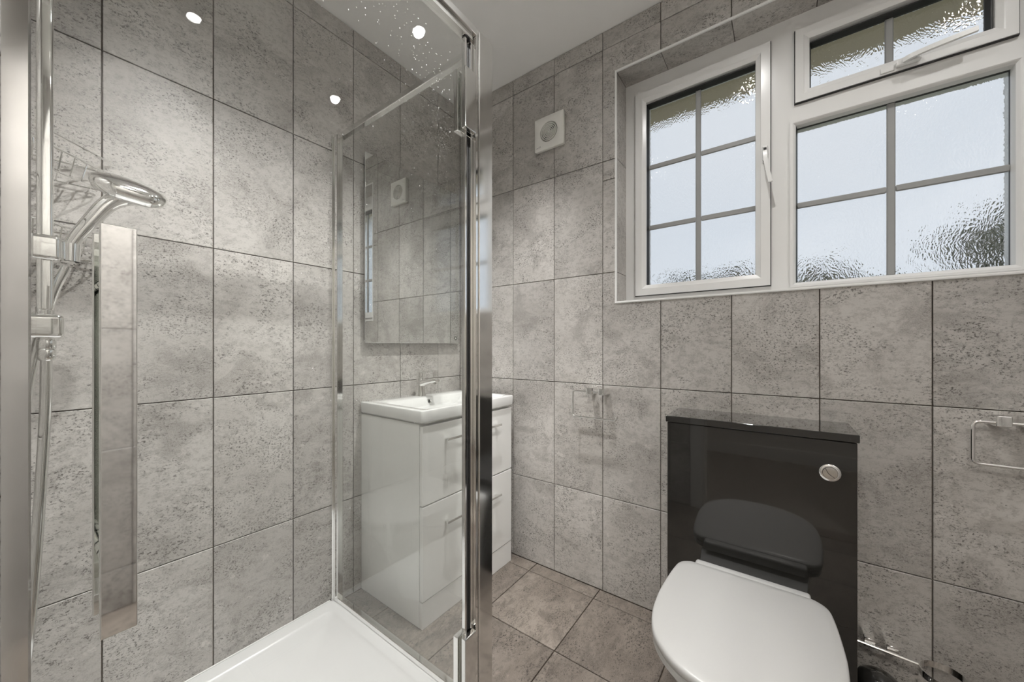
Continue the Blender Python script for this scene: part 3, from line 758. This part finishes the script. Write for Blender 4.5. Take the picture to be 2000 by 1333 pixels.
lathe('grille_back', [(0.0445, -0.0124), (0.0445, -0.0135)], M_DARK, fn, 28, (0, 0, 0), 'Y')
for a in range(3):
    t = PI / 2 + a * 2 * PI / 3
    tube('grille_spoke', [(0.004 * math.cos(t), -0.016, 0.004 * math.sin(t)), (0.044 * math.cos(t), -0.016, 0.044 * math.sin(t))], 0.001, M_FAN, fn, square=(0.003, 0.004))
for x0, x1, z0, z1 in ((-0.070, -0.061, -0.066, -0.064), (-0.058, -0.050, -0.066, -0.0645), (-0.056, -0.046, -0.061, -0.0595), (-0.047, -0.0455, -0.066, -0.060)):
    box('printed_mark', x0, x1, -0.0249, -0.0240, z0, z1, M_PRINT, fn)

# ------------------------------------------------------------------ chrome holders on the window wall
def holder(name, xl, xr_, zt, zb, posts, label, cat, dy=0.052, lean=0.0, hook=True):
    t = empty(name, ((xl + xr_) / 2, 0.0, zt)); ox, oz = (xl + xr_) / 2, zt
    for px in posts:
        box('wall_post', px - 0.0135 - ox, px + 0.0135 - ox, -dy - 0.012, -0.0004, -0.010, 0.020, M_CHROME, t, 0.003, 3)
    pts = [(posts[-1] + 0.013 - ox, -dy, 0.0), (xl - ox, -dy, 0.0), (xl - ox, -dy - lean, zb - oz), (xr_ - ox, -dy - lean, zb - oz)]
    if hook: pts.append((xr_ - ox + 0.0, -dy - lean, zb - oz + 0.018))
    tube('bar', round_corners(pts, 0.014, 5), 0.0046, M_CHROME, t, n=14)
    thing(t, label, cat)
holder('toilet_roll_holder', 0.768, 0.975, 0.898, 0.783, (0.852, 0.910), 'empty open-ended chrome holder on the wall between vanity and toilet', 'holder')
holder('towel_ring', 1.953, 2.170, 0.900, 0.787, (2.003, 2.055), 'empty chrome open holder on the wall right of the toilet', 'holder', 0.045)
# ring holder low on the wall, right of the toilet unit
rh = empty('ring_holder', (1.80, 0.0, 0.205))
thing(rh, 'chrome wall holder with empty round ring low beside the toilet unit', 'holder')
for px in (1.752, 1.800):
    box('wall_post', px - 0.013 - 1.80, px + 0.013 - 1.80, -0.055, -0.0004, -0.008, 0.020, M_CHROME, rh, 0.0015, 1)
tube('bar', [(1.722 - 1.80, -0.058, 0.004), (1.850 - 1.80, -0.070, 0.004)], 0.0045, M_CHROME, rh, n=14)
bm = bmesh.new(); RR = 0.047; nn = 40
loft(bm, [[Vector((1.893 - 1.80 + r * math.cos(2 * PI * i / nn), -0.082 + r * math.sin(2 * PI * i / nn), h)) for i in range(nn)] for r, h in ((RR, -0.009), (RR, 0.009), (RR - 0.0028, 0.009), (RR - 0.0028, -0.009), (RR, -0.009))], False, False)
bmesh.ops.remove_doubles(bm, verts=bm.verts, dist=1e-6)
finish('ring', bm, M_CHROME, rh, True)

# ------------------------------------------------------------------ toilet unit and toilet
UX0, UX1, UY = 1.213, 1.707, -0.199
un = empty('toilet_unit', (1.46, 0.0, 0.0))
thing(un, 'black gloss back-to-wall toilet unit with hidden cistern under the window', 'cabinet')
box('front_panel', UX0 - 1.46, UX1 - 1.46, UY, UY + 0.018, 0.0005, 0.833, M_BLACK, un, 0.0015, 1)
box('carcass', UX0 + 0.001 - 1.46, UX1 - 0.001 - 1.46, UY + 0.0185, -0.0006, 0.0005, 0.833, M_BLACK, un, 0.001, 1)
box('top_panel', UX0 - 0.004 - 1.46, UX1 + 0.004 - 1.46, UY - 0.008, -0.0006, 0.835, 0.857, M_BLACK, un, 0.0015, 1)
bx_, bz_ = 1.6495 - 1.46, 0.742
fb = lathe('flush_button', [(0.024, UY - 0.0002), (0.024, UY - 0.004), (0.022, UY - 0.0055), (0.0172, UY - 0.0055), (0.0170, UY - 0.004)], M_CHROME, un, 36, (bx_, 0, bz_), 'Y')
lathe('button_gap', [(0.0170, UY - 0.0035), (0.0170, UY - 0.0046)], M_DARK, fb, 30, (bx_, 0, bz_), 'Y')
def half_button(pts):
    bm = bmesh.new()
    loft(bm, [[Vector((bx_ + u, y, bz_ + v)) for u, v in pts] for y in (UY - 0.0040, UY - 0.0072)])
    finish('push_half', bm, M_CHROME, fb)
arc = [(0.0163 * math.cos(math.radians(a)), 0.0163 * math.sin(math.radians(a))) for a in range(-48, 133, 12)]
cut = [(-0.0085 + 0.0188 * k / 8 - 0.0035 * math.sin(PI * k / 8), 0.0125 - 0.0235 * k / 8 - 0.0028 * math.sin(PI * k / 8)) for k in range(1, 8)]
half_button(arc + cut)
arc2 = [(0.0163 * math.cos(math.radians(a)), 0.0163 * math.sin(math.radians(a))) for a in range(138, 307, 12)]
cut2 = [(u - 0.0011, v - 0.0009) for u, v in reversed(cut)]
half_button(arc2 + cut2)

TX = 1.458
toi = empty('toilet', (TX, UY, 0.0))
thing(toi, 'white back-to-wall toilet with closed lid in front of the black unit', 'toilet')
half = [(0.0, -0.292), (0.13, -0.292), (0.160, -0.298), (0.180, -0.320), (0.1885, -0.365), (0.1945, -0.45), (0.1955, -0.52), (0.188, -0.60), (0.166, -0.665), (0.120, -0.717), (0.060, -0.745), (0.0, -0.752)]
hs_ = smooth_path([(u, v, 0) for u, v in half], 5)
full = [(p.x, p.y) for p in hs_] + [(-p.x, p.y) for p in reversed(hs_[1:-1])]
full = full[::-1]
def outl(s, z, grow=0.0, cy=-0.52, sy=None):
    sy = s if sy is None else sy
    return [Vector((u * s, (cy + (v - cy) * sy) - UY, z)) for u, v in full]
bm = bmesh.new()
loft(bm, [outl(0.99, 0.398), outl(1.0, 0.401), outl(1.0, 0.412), outl(0.992, 0.4165), outl(0.975, 0.4188), outl(0.90, 0.4205), outl(0.6, 0.4215), outl(0.2, 0.422)])
finish('lid', bm, M_LID, toi, True)
bm = bmesh.new()
loft(bm, [outl(0.965, 0.376), outl(0.985, 0.380), outl(0.985, 0.392), outl(0.97, 0.396)])
finish('seat', bm, M_LID, toi, True)
bm = bmesh.new()
addbox(bm, -0.141, 0.146, -0.298 - UY, -0.264 - UY, 0.386, 0.4165, 0.008, 3)
finish('hinge_bar', bm, M_LID, toi, True)
# pan: D outline reaching back to the unit, tapering to the foot
def pan_ring(w, front, z, n=22):
    pts = []
    r = min(w, (-front + UY) * 0.62)
    yc = front + r
    for i in range(n + 1):
        a = PI * i / n
        pts.append(Vector((w * math.cos(a), yc - r * math.sin(a) - UY, z)))
    return [Vector((w * 0.80, -0.0008, z)), Vector((w * 0.83, -0.06, z))] + pts + [Vector((-w * 0.83, -0.06, z)), Vector((-w * 0.80, -0.0008, z))]
bm = bmesh.new()
loft(bm, [pan_ring(w, f, z) for w, f, z in ((0.112, -0.56, 0.0005), (0.114, -0.565, 0.02), (0.118, -0.58, 0.10), (0.132, -0.62, 0.20), (0.158, -0.68, 0.29), (0.176, -0.725, 0.345), (0.180, -0.735, 0.366), (0.176, -0.731, 0.3745))])
finish('pan', bm, M_CERAMIC, toi, True)

# ------------------------------------------------------------------ black bin
bn = empty('waste_bin', (1.762, -0.115, 0.0))
thing(bn, 'small rounded black bin on the floor right of the toilet unit', 'bin')
lathe('body', [(0.042, 0.0005), (0.045, 0.004), (0.050, 0.10), (0.050, 0.125)], M_BLACK, bn, 32)
lathe('lid', [(0.0505, 0.126), (0.0515, 0.128), (0.050, 0.145), (0.042, 0.160), (0.026, 0.170), (0.004, 0.174)], M_BLACK, bn, 32)
